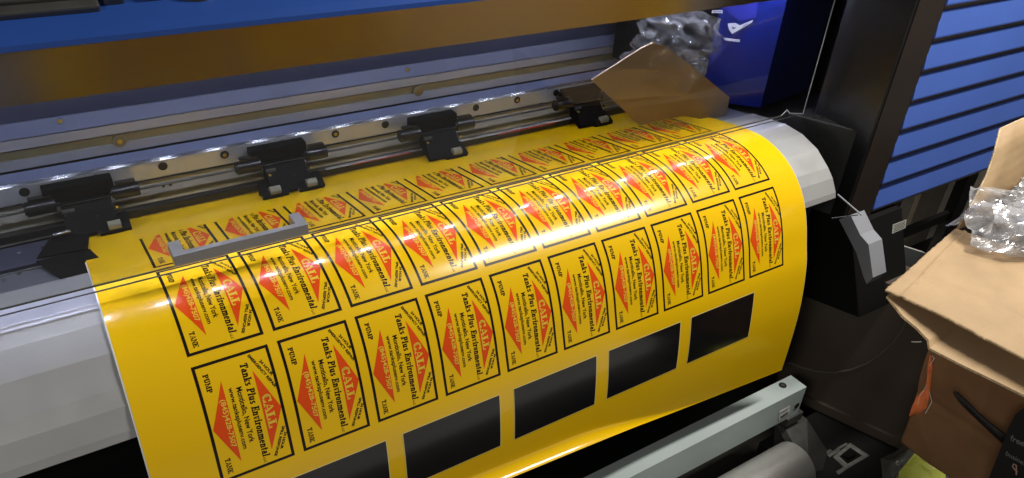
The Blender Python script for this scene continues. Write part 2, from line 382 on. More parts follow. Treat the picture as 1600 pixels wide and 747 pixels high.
for xc, pods in ((.045, (.035,)), (.41, (-.035, .040)), (.765, (.025,)), (1.185, (.03,))): pinch(xc, pods)
# hood
b = B(); hp = [(1.040, -.3290), (1.034, -.3245), (1.036, -.3190), (1.060, -.3050), (1.45, -.08), (1.56, -.08), (1.56, -.36), (1.53, -.40), (1.10, -.3300)]
hp = [(1.040, -.3295), (1.033, -.3270), (1.033, -.3200), (1.045, -.3120), (1.50, -.055), (1.60, -.055), (1.60, -.30), (1.05, -.3255)]
prism_x(b, hp, XL, 1.76); hood = obj('hood', b, HOODBLUE, pr)
b = B(); prism_x(b, [(1.0445, -.3310), (1.0515, -.3270), (1.140, -.405), (1.1240, -.4245), (1.1185, -.4235)], XL, 1.70); bevel_all(b, .0015); obj('hood_band', b, BAND, pr)
def hs(y): return -.3120+(y-1.045)*(.257/.455)
b = B()
def on_hood(b, x0, x1, y0, y1, h, bev):
    z = hs((y0+y1)/2); vs = box(b, x0, x1, y0, y1, z-.004, z+h, bev, rot=rotx(math.atan2(.257, .455)))
on_hood(b, -.6, .104, 1.063, 1.098, .010, .003); on_hood(b, -.6, .098, 1.074, 1.090, .018, .003)
obj('latch_rail', b, DKMETAL, hood)
for a_ in ((.110, .134, 1.070, 1.096, .018, .004), (.158, .186, 1.071, 1.098, .016, .004), (.270, .290, 1.072, 1.10, .012, .003)):
    b = B(); on_hood(b, *a_); obj('latch_clip', b, DKMETAL, hood)
b = B(); c = Vector((.222, 1.096, hs(1.096))); nn = Vector((0, -.492, .871)); cyl(b, c-nn*.004, c+nn*.014, .034, 40, .030); obj('round_cap', b, DKMETAL, hood, True)
# LED strip
b = B(); box(b, XL, 1.70, 1.255, 1.285, -.446, -.438); led = obj('light_strip', b, DKMETAL, pr)
LEDM = mat('led_chip', (.9, .9, 1), .5, emit=((.66, .70, 1.0), 470))
for i in range(19):
    x = -.30+i*.107; b = B(); box(b, x-.010, x+.010, 1.264, 1.276, -.4475, -.446); obj('led_chip', b, LEDM, led)
# clear cover with handle
YC = 1.120
cp = [(XL, -.400), (1.6550, -.400), (1.6550, -.7314), (1.6, -.7200), (1.5855, -.7088), (1.5667, -.7226), (XL, -.7212)]
b = B(); prism(b, [(x, YC, z) for x, z in cp], (0, .004, 0)); cover = obj('clear_cover', b, ACRYLIC, pr)
EDGE = mat('acrylic_edge', (.55, .56, .58), .25, spec=.8)
b = B()
for (x0, z0), (x1, z1) in (((1.6550, -.400), (1.6550, -.7314)), ((1.6550, -.7314), (1.6, -.7200)), ((1.6, -.7200), (1.5855, -.7088)), ((1.5855, -.7088), (1.5667, -.7226)), ((1.5667, -.7226), (1.20, -.7220))):
    cyl(b, (x0, YC+.001, z0), (x1, YC+.001, z1), .0011, 8)
obj('cover_edge', b, EDGE, cover)
cyls('seal_and_reflection', mat('dark_cover_line', (.05, .045, .03), .4), cover, [((XL, YC+.001, -.7212), (1.567, YC+.001, -.7222), .0016), ((XL, YC+.004, -.7350), (1.62, YC+.004, -.7330), .0012)])  # second rod stands in for the reflection of the cover edge
b = B()
box(b, .1290, .3400, YC-.046, YC-.034, -.6935, -.6745, .0012)
for x in (.1292, .3218): box(b, x, x+.018, YC-.0345, YC-.0005, -.6920, -.6748, .001)
obj('grab_handle', b, HANDLE, cover)
# right-hand housing
b = B()
box(b, 1.700, 1.712, .953, 1.118, -.985, .25); obj('side_panel', b, BLACKG, pr)
b = B(); box(b, 2.02, 2.03, 1.15, 1.535, -.985, .25); obj('inner_wall', b, BLACK, pr)
b = B(); box(b, 1.60, 2.02, 1.20, 1.535, -.83, -.800); obj('inner_floor', b, BLACK, pr)
b = B(); prism(b, [(1.7125, .951, .25), (1.824, .951, .25), (1.824, .951, -.985), (1.7125, .951, -.985)], (0, .165, 0)); bevel_all(b, .002)
obj('column', b, mat('dark_brown_panel', (.030, .022, .018), .38, rvar=.05), pr)
b = B(); box(b, 1.8245, 2.9, .9585, 1.145, -.985, .25); obj('louvre_shade_backing', b, mat('louvre_shadow_board', (.34, .28, .23), .6, var=.1), pr)  # brown board between the slats stands in for the shadow under each
pit = .0745*.95/.95
zb = -.968
z = zb; k = 0
Z0 = [-.9660]
while z < .2:
    b = B(); h = .0772
    yb, yt = .947, .954
    hh = h*.82
    prism_x(b, [(yb, z), (yb-.0005, z+.004), (yt, z+hh), (yt+.003, z+hh), (yb+.0035, z)], 1.822+.0, 2.9)
    bevel_all(b, .0006, 1)
    obj('louvre_slat', b, SLATBLUE, pr); z += h; k += 1
b = B()
tp = [Vector((1.630, 1.145, -.7370)), Vector((1.699, .990, -.7370)), Vector((1.805, 1.008, -.7370)), Vector((1.805, 1.145, -.7370))]
prism(b, tp, (0, 0, -.235)); bevel_all(b, .003, 2)
eb = obj('end_box', b, mat('end_box_black', (.020, .020, .019), .3, rvar=.05), pr)
b = B(); b_pts = [px(1233, 180, 2, -.7365), px(1337, 206, 2, -.7365)]
cyl(b, b_pts[0]+Vector((.012, .01, 0)), b_pts[1]+Vector((.004, .01, 0)), .0012, 8); obj('seam', b, DKMETAL, eb); b = B(); cyl(b, (1.703, .992, -.737), (1.800, 1.008, -.737), .0012, 8)
obj('seam', b, DKMETAL, eb)
c = px(1334, 190, 2, -.7365); b = B(); cyl(b, c, c+Vector((0, 0, .0025)), .005, 14)
obj('screw_head', b, DKMETAL, eb)
# lower black cabinet right
b = B(); prism(b, [(1.72, 1.003, -1.252), (1.72, .832, -1.212), (1.72, .935, -.9865), (1.72, 1.25, -.9865), (1.72, 1.30, -1.30)], (.22, 0, 0)); bevel_all(b, .003)
lb = obj('lower_cabinet', b, mat('cabinet_black', (.006, .006, .0055), .55, spec=.25), pr)
# grey lever
side = [px(u, v, 0, 1.66) for u, v in [(1329, 336), (1344, 367), (1357, 382), (1364, 434), (1354, 444), (1349, 432), (1338, 395), (1311, 343)]]
b = B(); fw = px(1351, 334.5, 1, side[0].y).x-1.66
prism(b, side, (.055, 0, 0)); bevel_all(b, .0035, 3); lev = obj('lever', b, GREYPAINT, pr)
b = B(); cyl(b, px(1309, 304, 0, 1.655), px(1346, 336, 0, 1.655), .0022, 8); obj('link_rod', b, GREYPAINT, lev)
b = B(); cyl(b, px(1300, 341, 0, 1.655), px(1340, 336, 0, 1.655), .0014, 8); obj('link_rod', b, GREYPAINT, lev)
# body below the platen and stand
b = B(); box(b, XL, 1.60, .985, 1.50, -H0+.04, -.882, .004); obj('lower_body', b, BLACKM, pr)
b = B(); box(b, XL, .12, .905, .935, -1.005, -.985, .002); obj('cable_tray', b, mat('olive_grey_metal', (.11, .11, .08), .45, metal=.3), pr)
b = B(); box(b, XL, 1.72, 1.10, 1.16, -1.40, -1.30, .004); obj('stand_rail', b, BLACKM, pr); b = B(); box(b, 1.62, 1.71, 1.0, 1.35, -H0+.03, -1.16, .004); obj('stand_leg', b, BLACKM, pr); b = B(); box(b, XL, XL+.09, 1.0, 1.35, -H0+.001, -1.16, .004)
obj('stand_leg', b, BLACKM, pr)
b = B(); c0 = px(1368, 330, 1, .985); c1 = px(1433, 300, 1, .985)
box(b, 1.84, 2.035, .985, 1.15, -H0+.001, -.9852, .003); fp = obj('frame_post', b, BLACKG, pr)
def on_front(u, v):
    d = CR*((u-800)/FPX)+CD*((v-373.5)/FPX)+CF; n_ = Vector((0, -.2255, .103)).normalized(); return d*((Vector((1.8, .832, -1.212))+n_*.0012).dot(n_)/d.dot(n_))
b = B(); q = [on_front(u, v) for u, v in [(1395, 351), (1416, 343), (1414.5, 356), (1393.5, 365)]]; prism(b, q, (0, -.0008, 0)); st = obj('warning_sticker', b, mat('grey_sticker', (.30, .30, .27), .6), lb)
for i in range(5):
    b = B(); t = .15+.17*i; a = q[0].lerp(q[3], t); c = q[1].lerp(q[2], t); a, c = a.lerp(c, .08), a.lerp(c, .92)
    prism(b, [a+Vector((0, -.001, .0008)), c+Vector((0, -.001, .0008)), c+Vector((0, -.001, -.0008)), a+Vector((0, -.001, -.0008))], (0, -.0004, 0))
    obj('sticker_print', b, INK_BLACK, st)
b = B()
p0 = px(1506, 283, 1, 1.25); p1 = px(1476, 350, 1, 1.25); box(b, p0.x-.02, p0.x+.055, 1.23, 1.27, -H0+.001, -.9852, .003); obj('rear_frame', b, BLACK, pr); b = B()
pa = px(1432, 354, 1, 1.25); box(b, 2.03, p0.x, 1.24, 1.262, pa.z-.025, pa.z+.012, .002)
obj('rear_frame', b, BLACK, pr)
b = B(); cyl(b, px(1501, 333, 1, 1.22), px(1501, 333, 1, 1.22)+Vector((0, -.01, 0)), .005, 12); obj('frame_bolt', b, CHROME, pr)
# solid blue box standing in for a reflection in the clear cover
xc = px(1186, 176, 1, 1.285); C = Vector((xc.x, 1.285, -.785))
Lp = px(1096, 150, 1, 1.40); Lp.z = -.785; Rp = px(1256, 160, 1, 1.325); Rp.z = -.785
b = B(); prism(b, [C, Lp, Lp.lerp(Rp, .5)+Vector((0, .05, 0)), Rp], (0, 0, .34)); bevel_all(b, .014, 4)
refl_box = obj('reflected_blue_box', b, REFLBLUE, pr)
dirL = (Lp-C).normalized(); nL = Vector((dirL.y, -dirL.x, 0)).normalized()
if nL.y > 0: nL = -nL
def on_left(u, v, off=.0015):
    d = CR*((u-800)/FPX)+CD*((v-373.5)/FPX)+CF
    t = (C+nL*off).dot(nL)/d.dot(nL); return d*t
xa_ = px(978, 60, 1, 1.41).x
b = B(); box(b, xa_, Lp.x-.01, 1.41, 1.455, -.640, -.30, .006); obj('dark_backdrop', b, BLACKM, refl_box)  # black box added behind the bag stand-in where the rear beams fade to dark
b = B(); prism(b, [on_left(u, v, .0035) for u, v in [(1128, 2), (1130, 12), (1155, 33), (1182, 28), (1183, 0)]], -nL*.004); obj('lit_facet', b, mat('lit_blue_plastic', (.035, .045, .42), .35), refl_box)  # brighter blue plate imitates the lit top facet
b = B()
def lpoly(pts, off=.0015, mi=0): prism(b, [on_left(u, v, off) for u, v in pts], -nL*.0006, mi)
lpoly([(1137, 37), (1149, 36), (1156, 40), (1177, 31), (1175, 35), (1144, 53), (1139, 46)], .0055)
lpoly([(1112, 16), (1129, 16), (1129, 20.5), (1112, 20.5)])
lpoly([(1130, 59), (1156, 62), (1156, 66), (1132, 63)])
lpoly([(1143, 42), (1150, 43), (1148, 45), (1145, 46)], .0064, 1); lpoly([(1160, 41), (1168, 36.5), (1168, 37.5), (1161, 42)], .0064, 1)
lpoly([(1114, 17.5), (1127, 17.5), (1127, 18.6), (1114, 18.6)], .0024, 1)
obj('reflected_emblem', b, [WHITEPL, mat('reflected_emblem_grey', (.16, .17, .3), .5)], refl_box)

# ------------------------------------------------------------------ vinyl sheet
sheet = thing('vinyl_sheet', 'glossy yellow vinyl sheet printed with rows of tank labels, hanging over the platen', 'vinyl sheet', (0.75, 1.0, -1.3))
MX0, MX1 = 0.0185, 1.477
S3 = s_at_y(.969); LH, LW, GAP = .19, .1149, .0165
S2 = S3-LH-GAP; S1 = S2-LH-GAP; S_CLIP = s_at_y(1.318)
def s_at_z(z):
    lo, hi = 0, SL[-1]
    for _ in range(40):
        m_ = (lo+hi)/2
        if prof(m_).y > z: lo = m_
        else: hi = m_
    return lo
def lip(x):
    """length and bend of the curled lower edge, and where it starts"""
    f_ = max(0.0, min(1.0, (1.28-x)/.5)); f_ = f_*f_*(3-2*f_); Lr = .012+.022*f_; k = .2+1.2*f_
    rt = -1.448-.080*(x-.617) if x < .96 else (-1.4754-.109*(x-.96))
    ye = .856-Lr*.8*(1-math.cos(k)); return Lr, k, s_at_z(rt*ye+math.sin(k)*Lr*.8)
LIPS = {}
def s_end(x):
    if x not in LIPS: LIPS[x] = lip(x)
    return LIPS[x][2]+.016
def surf(x, s, h=0.0):
    e = s_end(x); Lr, k, L0 = LIPS[x]
    if s <= L0:
        p = prof(s); n = profn(s)
        return Vector((x, p.x+n.x*h, p.y+n.y*h))
    a = (s-L0)/.016*k; p = prof(L0)
    return Vector((x, p.x-(1-math.cos(a))*Lr*.8-h*math.cos(a), p.y-math.sin(a)*Lr*.8+h*math.sin(a)))
def sheet_mesh(x0, x1, h, nx=60, s0=.03):
    b = B(); rows = []
    for i in range(nx+1):
        x = x0+(x1-x0)*i/nx; e = s_end(x)
        ss = [s0+(e-.016-s0)*(j/170) for j in range(171)]+[e-.016+.016*j/16 for j in range(1, 17)]
        rows.append([b.verts.new(surf(x, s, h)) for s in ss])
    for A, C_ in zip(rows, rows[1:]):
        for j in range(len(A)-1): b.faces.new((A[j], A[j+1], C_[j+1], C_[j]))
    return b
def solid(o, t):
    m_ = o.modifiers.new('s', 'SOLIDIFY'); m_.thickness = t; m_.offset = 0
b = sheet_mesh(MX0, MX1, .0010); o = obj('printed_face', b, VINYL, sheet, True)
b = sheet_mesh(MX0-.0022, MX1+.0016, .0002); o = obj('backing_liner', b, LINER, sheet, True)

# ---- lettering: a small slab-serif alphabet drawn from strokes
GL = {}
def rr(x0, y0, x1, y1): return [(x0, y0), (x1, y0), (x1, y1), (x0, y1)]
def ll(x0, y0, x1, y1, w_): return [(x0, y0), (x0+w_, y0), (x1+w_, y1), (x1, y1)] if y1 > y0 else [(x1, y1), (x1+w_, y1), (x0+w_, y0), (x0, y0)]
def arc(cx, cy, rx, ry, a0, a1, wx, wy, n=14):
    out = []
    for i in range(n):
        t0 = math.radians(a0+(a1-a0)*i/n); t1 = math.radians(a0+(a1-a0)*(i+1)/n)
        P_ = lambda t, k: (cx+(rx-k*wx)*math.cos(t), cy+(ry-k*wy)*math.sin(t))
        out.append([P_(t0, 1), P_(t0, 0), P_(t1, 0), P_(t1, 1)])
    return out
def st_(x, h=1): return [rr(x, 0, x+.2, h)]
GL['P'] = (.82, st_(.12)+[rr(0, 0, .46, .08), rr(0, .92, .12, 1), rr(.32, .92, .44, 1), rr(.32, .44, .44, .52)]+arc(.42, .72, .36, .28, -90, 90, .19, .08))
GL['U'] = (.90, [rr(.1, .3, .3, .92), rr(0, .92, .44, 1), rr(.66, .3, .75, .92), rr(.54, .92, .86, 1)]+arc(.425, .3, .325, .3, 180, 360, .16, .1))
GL['M'] = (1.16, [rr(.1, .08, .18, .92), ll(.12, 1, .46, .06, .2), ll(.46, .06, .84, 1, .08), rr(.84, .08, 1.04, .92), rr(0, 0, .3, .08), rr(.74, 0, 1.13, .08), rr(.0, .92, .3, 1), rr(.8, .92, 1.13, 1)])
GL['T'] = (.86, [rr(.32, .08, .52, .92), rr(.02, .92, .82, 1), rr(.02, .68, .09, .92), rr(.75, .68, .82, .92), rr(.2, 0, .64, .08)])
GL['A'] = (.98, [ll(.1, .08, .40, 1, .08), ll(.42, 1, .74, .08, .2), rr(.24, .28, .66, .36), rr(0, 0, .3, .08), rr(.6, 0, 1., .08)])
GL['N'] = (.95, [rr(.1, .08, .18, .92), ll(.1, 1, .62, 0, .22), rr(.76, 0, .84, .92), rr(0, 0, .3, .08), rr(.0, .92, .3, 1), rr(.64, .92, .94, 1)])
GL['K'] = (.96, [rr(.1, .08, .3, .92), rr(0, 0, .4, .08), rr(0, .92, .4, 1), ll(.3, .4, .7, .92, .09), ll(.38, .56, .68, .08, .21), rr(.58, .92, .92, 1), rr(.56, 0, .96, .08)])
GL['C'] = (.86, arc(.44, .5, .42, .5, 48, 312, .21, .09, 20)+[rr(.72, .64, .79, 1), rr(.72, .0, .79, .3)])
GL['L'] = (.80, [rr(.12, .08, .32, .92), rr(0, 0, .76, .08), rr(.69, .08, .76, .36), rr(0, .92, .46, 1)])
GL['E'] = (.82, [rr(.12, .08, .32, .92), rr(0, 0, .78, .08), rr(0, .92, .76, 1), rr(.32, .46, .56, .54), rr(.54, .34, .60, .66), rr(.71, .08, .78, .3), rr(.69, .7, .76, .92)])
def nleg(x): return arc(x+.32, .38, .28, .28, 0, 160, .18, .09)+[rr(x+.42, .06, x+.60, .38), rr(x+.34, 0, x+.68, .06)]
GL['a'] = (.66, arc(.28, .22, .27, .22, 40, 330, .16, .07)+[rr(.38, .05, .55, .45), rr(.5, 0, .64, .07)]+arc(.31, .44, .24, .22, 5, 150, .15, .08))
GL['n'] = (.80, [rr(.1, .06, .28, .6), rr(0, .6, .28, .66), rr(0, 0, .36, .06)]+nleg(.1))
GL['m'] = (1.18, [rr(.1, .06, .28, .6), rr(0, .6, .28, .66), rr(0, 0, .36, .06)]+nleg(.1)+nleg(.48))
GL['k'] = (.76, [rr(.1, .06, .28, .94), rr(0, .94, .28, 1), rr(0, 0, .36, .06), ll(.28, .26, .54, .6, .08), ll(.34, .4, .52, .06, .18), rr(.44, .6, .74, .66), rr(.44, 0, .76, .06)])
GL['s'] = (.56, arc(.28, .48, .23, .18, 30, 270, .14, .08)+arc(.27, .18, .25, .18, -150, 90, .14, .08))
GL['l'] = (.40, [rr(.1, .06, .28, .94), rr(0, .94, .28, 1), rr(0, 0, .38, .06)])
GL['u'] = (.80, [rr(.08, .25, .26, .6), rr(0, .6, .26, .66), rr(.50, .06, .68, .6), rr(.42, .6, .68, .66), rr(.5, 0, .76, .06)]+arc(.34, .25, .26, .25, 180, 340, .18, .1))
GL['v'] = (.68, [ll(.08, .6, .26, 0, .18), ll(.34, 0, .52, .6, .07), rr(0, .6, .34, .66), rr(.42, .6, .66, .66)])
GL['i'] = (.40, [rr(.1, .06, .28, .6), rr(0, .6, .28, .66), rr(0, 0, .38, .06), rr(.1, .78, .28, .96)])
GL['r'] = (.58, [rr(.1, .06, .28, .6), rr(0, .6, .28, .66), rr(0, 0, .38, .06)]+arc(.44, .36, .20, .28, 70, 150, .10, .10)+[rr(.42, .5, .56, .64)])
GL['o'] = (.66, arc(.31, .33, .30, .33, 0, 360, .17, .07, 20))
GL['e'] = (.62, arc(.30, .33, .29, .33, 12, 315, .17, .07, 18)+[rr(.13, .33, .57, .39)])
GL['t'] = (.48, [rr(.12, .14, .30, .88), rr(0, .58, .12, .64), rr(.3, .58, .46, .64)]+arc(.29, .16, .17, .16, 180, 310, .16, .08))
GL[' '] = (.38, [])
def serif(s, sp=.09, slant=0.0):
    bm = B(); x = 0
    for ch in s:
        wd, pol = GL[ch]
        for q in pol:
            cx_ = sum(p_[0] for p_ in q)/4; cy_ = sum(p_[1] for p_ in q)/4
            q = [(p_[0]+(.05 if p_[0] > cx_ else -.05), p_[1]+(.028 if p_[1] > cy_ else -.028)) for p_ in q]
            vs = [bm.verts.new((x+px_+slant*py_, py_, 0)) for px_, py_ in q]
            try: bm.faces.new(vs)
            except ValueError: pass
        x += wd+sp
    return bm
def place(src, dst, a0, b0, length, height, ang=0, mi=0, h=0.0, lift=0.0):
    """fit the lettering into a box of the label: reading axis a, up axis b"""
    xs = [v.co.x for v in src.verts]; ys = [v.co.y for v in src.verts]; x0, x1 = min(xs), max(xs); y0 = 0
    ymax = max(ys)
    sx = length/(x1-x0); sy = height/ymax
    ca, sa = math.cos(ang), math.sin(ang); mp = {}
    for v in src.verts:
        p = ((v.co.x-x0)*sx, v.co.y*sy)
        mp[v] = dst.verts.new((a0+p[0]*ca-p[1]*sa, b0+p[0]*sa+p[1]*ca, lift))
    for i, f in enumerate(src.faces):
        try: g = dst.faces.new([mp[v] for v in f.verts]); g.material_index = mi
        except ValueError: pass
    src.free()
def poly(dst, pts, mi, lift=0.0):
    f = dst.faces.new([dst.verts.new((a, b_, lift)) for a, b_ in pts]); f.material_index = mi
def flat_label():
    d = B(); t = .0046; Hh, Ww = LH, LW
    poly(d, [(0, 0), (Hh, 0), (Hh-t, t), (t, t)], 0); poly(d, [(Hh, 0), (Hh, Ww), (Hh-t, Ww-t), (Hh-t, t)], 0)
    poly(d, [(Hh, Ww), (0, Ww), (t, Ww-t), (Hh-t, Ww-t)], 0); poly(d, [(0, Ww), (0, 0), (t, t), (t, Ww-t)], 0)
    poly(d, [(.0325, .0825), (.1655, .0825), (.1015, .1105)], 1)
    poly(d, [(.0325, .0350), (.1655, .0350), (.1015, .0065)], 1)
    place(serif('PUMP'), d, .0160, .0125, .0285, .0076); place(serif('TANK'), d, .1535, .0125, .0262, .0076)
    place(serif('CALL'), d, .0735, .0857, .0560, .0133, mi=2, lift=.00025)
    place(text_bm('(845)428-7507', bold=.022), d, .0600, .0262, .0790, .0076, mi=2, lift=.00025)
    place(serif('Tanks Plus Environmental', slant=.18), d, .0175, .0672, .1560, .0112)
    place(text_bm('LLC', bold=.01), d, .1745, .0672, .0085, .0036)
    place(text_bm('Monticello, New York', bold=.024), d, .0495, .0530, .0920, .0082)
    place(text_bm('www.tanksplusenv.com', bold=.024), d, .0465, .0420, .1020, .0068)
    a = math.radians(24.0)
    place(text_bm('24 HOUR', bold=.04), d, .0215, .0955, .0300, .0043, ang=a); place(text_bm('EMERGENCY REPAIR', bold=.04), d, .0085, .0815, .0660, .0043, ang=a)
    a = math.radians(-25.5)
    place(text_bm('24 HOUR', bold=.04), d, .1440, .1072, .0290, .0043, ang=a); place(text_bm('SPILL RESPONSE', bold=.04), d, .1330, .1055, .0500, .0043, ang=a)
    for k in range(1, 60):
        bmesh.ops.bisect_plane(d, geom=d.verts[:]+d.edges[:]+d.faces[:], plane_co=(k*.0035, 0, 0), plane_no=(1, 0, 0), dist=1e-7)
    return d
FLAT = flat_label()
def label_mesh(s_top, clip=None):
    d = FLAT.copy()
    if clip: bmesh.ops.bisect_plane(d, geom=d.verts[:]+d.edges[:]+d.faces[:], plane_co=(clip-s_top, 0, 0), plane_no=(-1, 0, 0), clear_outer=True, dist=1e-7)
    d.verts.ensure_lookup_table()
    jit = {}
    for v in d.verts:
        p = surf(0.75, s_top+v.co.x, .00125+v.co.z)
        v.co = Vector((v.co.y, p.y, p.z))
    me = bpy.data.meshes.new('printed_label'); d.to_mesh(me); d.free()
    for m_ in (INK_BLACK, INK_RED, INK_YEL): me.materials.append(m_)
    for p in me.polygons: p.use_smooth = False
    return me
X0L = .1088; PITCH = .13
for s_top, clip in ((S1, S_CLIP), (S2, None), (S3, None)):
    me = label_mesh(s_top, clip)
    for k in range(10):
        o = bpy.data.objects.new('printed_label', me); COL.objects.link(o); o.parent = sheet; o.location = (X0L+PITCH*k, 0, 0)
# black printed rectangles
for k in range(1, 6):
    xa = -.0504+.2298*k; b = B(); n = 20
    zt, zb_ = -1.012, -1.130
    def s_z(z):
        lo, hi = 0, SL[-1]
        for _ in range(40):
            m_ = (lo+hi)/2
            if prof(m_).y > z: lo = m_
            else: hi = m_
        return lo
    sa, sb_ = s_z(zt), s_z(zb_)
    for (e, mi, h) in ((.0016, 1, .0013), (0, 0, .0016)):
        rows = [[b.verts.new(surf(x, sa-e+(sb_-sa+2*e)*j/n, h)) for j in range(n+1)] for x in (xa-e, xa+.1967+e)]
        for j in range(n):
            f = b.faces.new((rows[0][j], rows[0][j+1], rows[1][j+1], rows[1][j])); f.material_index = mi
    obj('black_rectangle', b, [INK_WINDOW, mat('pale_rim', (.85, .72, .30), .4)], sheet, True)

# ------------------------------------------------------------------ take-up stand (grey bar, bracket, switch)
tk = thing('take_up_stand', 'pale grey steel beam on a dark bracket with a switch plate, below the hanging sheet', 'take-up stand', (1.5, .85, -H0))
b = B(); prism_x(b, [(.905, -1.430), (.85, -1.4290), (.85, -1.5300), (.905, -1.5300)], -.6, 1.618); bevel_all(b, .0045, 3)
bar = obj('beam', b, BARGREY, tk, True)
b = B(); c = px(1223, 602, 2, -1.4285); cyl(b, c+Vector((0, 0, -.002)), c+Vector((0, 0, .0012)), .0105, 24); obj('bolt_hole', b, SCREWD, bar); b = B(); c = px(1245, 634, 1, .8495); cyl(b, c+Vector((0, .002, 0)), c+Vector((0, -.001, 0)), .0098, 24)
obj('bolt_hole', b, SCREWD, bar)
b = B(); c = px(1223, 602, 2, -1.427); cyl(b, c, c+Vector((0, 0, .001)), .005, 12); obj('bolt', b, DKMETAL, bar)
q = [px(u, v, 1, .8492) for u, v in [(1218, 643), (1234.5, 634), (1233, 646), (1217, 657)]]
b = B()
def qpt(s, t): return q[0].lerp(q[1], s).lerp(q[3].lerp(q[2], s), t)
def qrect(s0, s1, t0, t1, off, mi): prism(b, [qpt(s0, t0)+Vector((0, off, 0)), qpt(s1, t0)+Vector((0, off, 0)), qpt(s1, t1)+Vector((0, off, 0)), qpt(s0, t1)+Vector((0, off, 0))], (0, -.0004, 0), mi)
qrect(0, 1, 0, .46, 0, 0); qrect(0, 1, .52, 1, 0, 0); qrect(.12, .85, .66, .85, -.0006, 1); qrect(.1, .8, .1, .2, -.0006, 2); qrect(.1, .8, .28, .34, -.0006, 2)
obj('barcode_label', b, [PAPERW, INK_BLACK, mat('faint_grey_print', (.35, .35, .35), .6)], bar)
# bracket under the bar
b = B()
q2 = [px(u, v, 1, .835) for u, v in [(1226, 669), (1258, 650), (1270, 660), (1300, 745), (1345, 860), (1270, 880), (1262, 760), (1248, 705), (1232, 676)]]
q2 = [Vector((p.x, .835, max(p.z, -H0+.002))) for p in q2]
box(b, 1.575, 1.640, .845, .90, -1.56, -1.5302, .002); obj('bracket_pad', b, DKMETAL, tk); b = B()
t0, t1, m0, m1 = px(1229, 673, 1, .845), px(1261, 655, 1, .845), px(1264, 740, 1, .73), px(1308, 728, 1, .74)
prism(b, [t0, t1, m1, m1+Vector((.01, .0, -.25)), m0+Vector((0, 0, -.25)), m0], (0, .045, 0)); bmesh.ops.triangulate(b, faces=[f for f in b.faces if len(f.verts) > 4])
obj('bracket', b, DKMETAL, tk)
b = B(); box(b, 1.56, 1.95, .62, .90, -H0+.001, -1.66, .004); sw = obj('motor_box', b, BLACK, tk)
zt = -1.6585
b = B(); P4 = [px(u, v, 2, zt) for u, v in [(1301, 715), (1328, 693), (1358, 713), (1322, 734)]]
def ring(bm, outer, k, h):
    c = sum(outer, Vector())/4; inner = [c+(p-c)*k for p in outer]
    for i in range(4):
        j = (i+1) % 4; prism(bm, [outer[i], outer[j], inner[j], inner[i]], (0, 0, h))
    return inner
inn = ring(b, P4, .62, .003); obj('switch_frame', b, mat('worn_white', (.22, .215, .20), .5, var=.3, vscale=60), sw)
b = B(); prism(b, [p+Vector((0, 0, .0002)) for p in inn], (0, 0, .004)); c = sum(inn, Vector())/4
prism(b, [c+(inn[0]-c)*.8+Vector((0, 0, .004)), c+(inn[1]-c)*.8+Vector((0, 0, .004)), c+(inn[2]-c)*.6+Vector((0, 0, .012)), c+(inn[3]-c)*.6+Vector((0, 0, .012))], (0, 0, .002)); obj('rocker_switch', b, BLACKG, sw)
b = B()
for pts in ([(1292, 710), (1310, 700), (1313, 704), (1296, 715)], [(1306, 737), (1318, 730), (1322, 734), (1310, 742)], [(1290, 706), (1297, 702), (1300, 704), (1293, 709)], [(1306, 701), (1322, 692), (1325, 694), (1310, 703)]):
    b = B(); prism(b, [px(u, v, 2, zt) for u, v in pts], (0, 0, .0008)); obj('switch_label', b, mat('worn_white', (.4, .4, .4)), sw)
# aluminium roll
rc = px(1205, 770, 1, .74); 
yc_, zc_, rad = .745, -1.572, .066
roll = B(); cyl(roll, (.2, yc_, zc_), (1.500, yc_, zc_), rad, 64); bevel_all(roll, .003)
o = obj('take_up_tube', roll, TUBE, None, True); tag(o, 'silver aluminium take-up tube end below the pale grey beam', 'tube')
b = B(); cyl(b, px(1257, 722, 0, 1.40)*.999, px(1257, 722, 0, 1.40)*.9985, .002, 8); b.free()

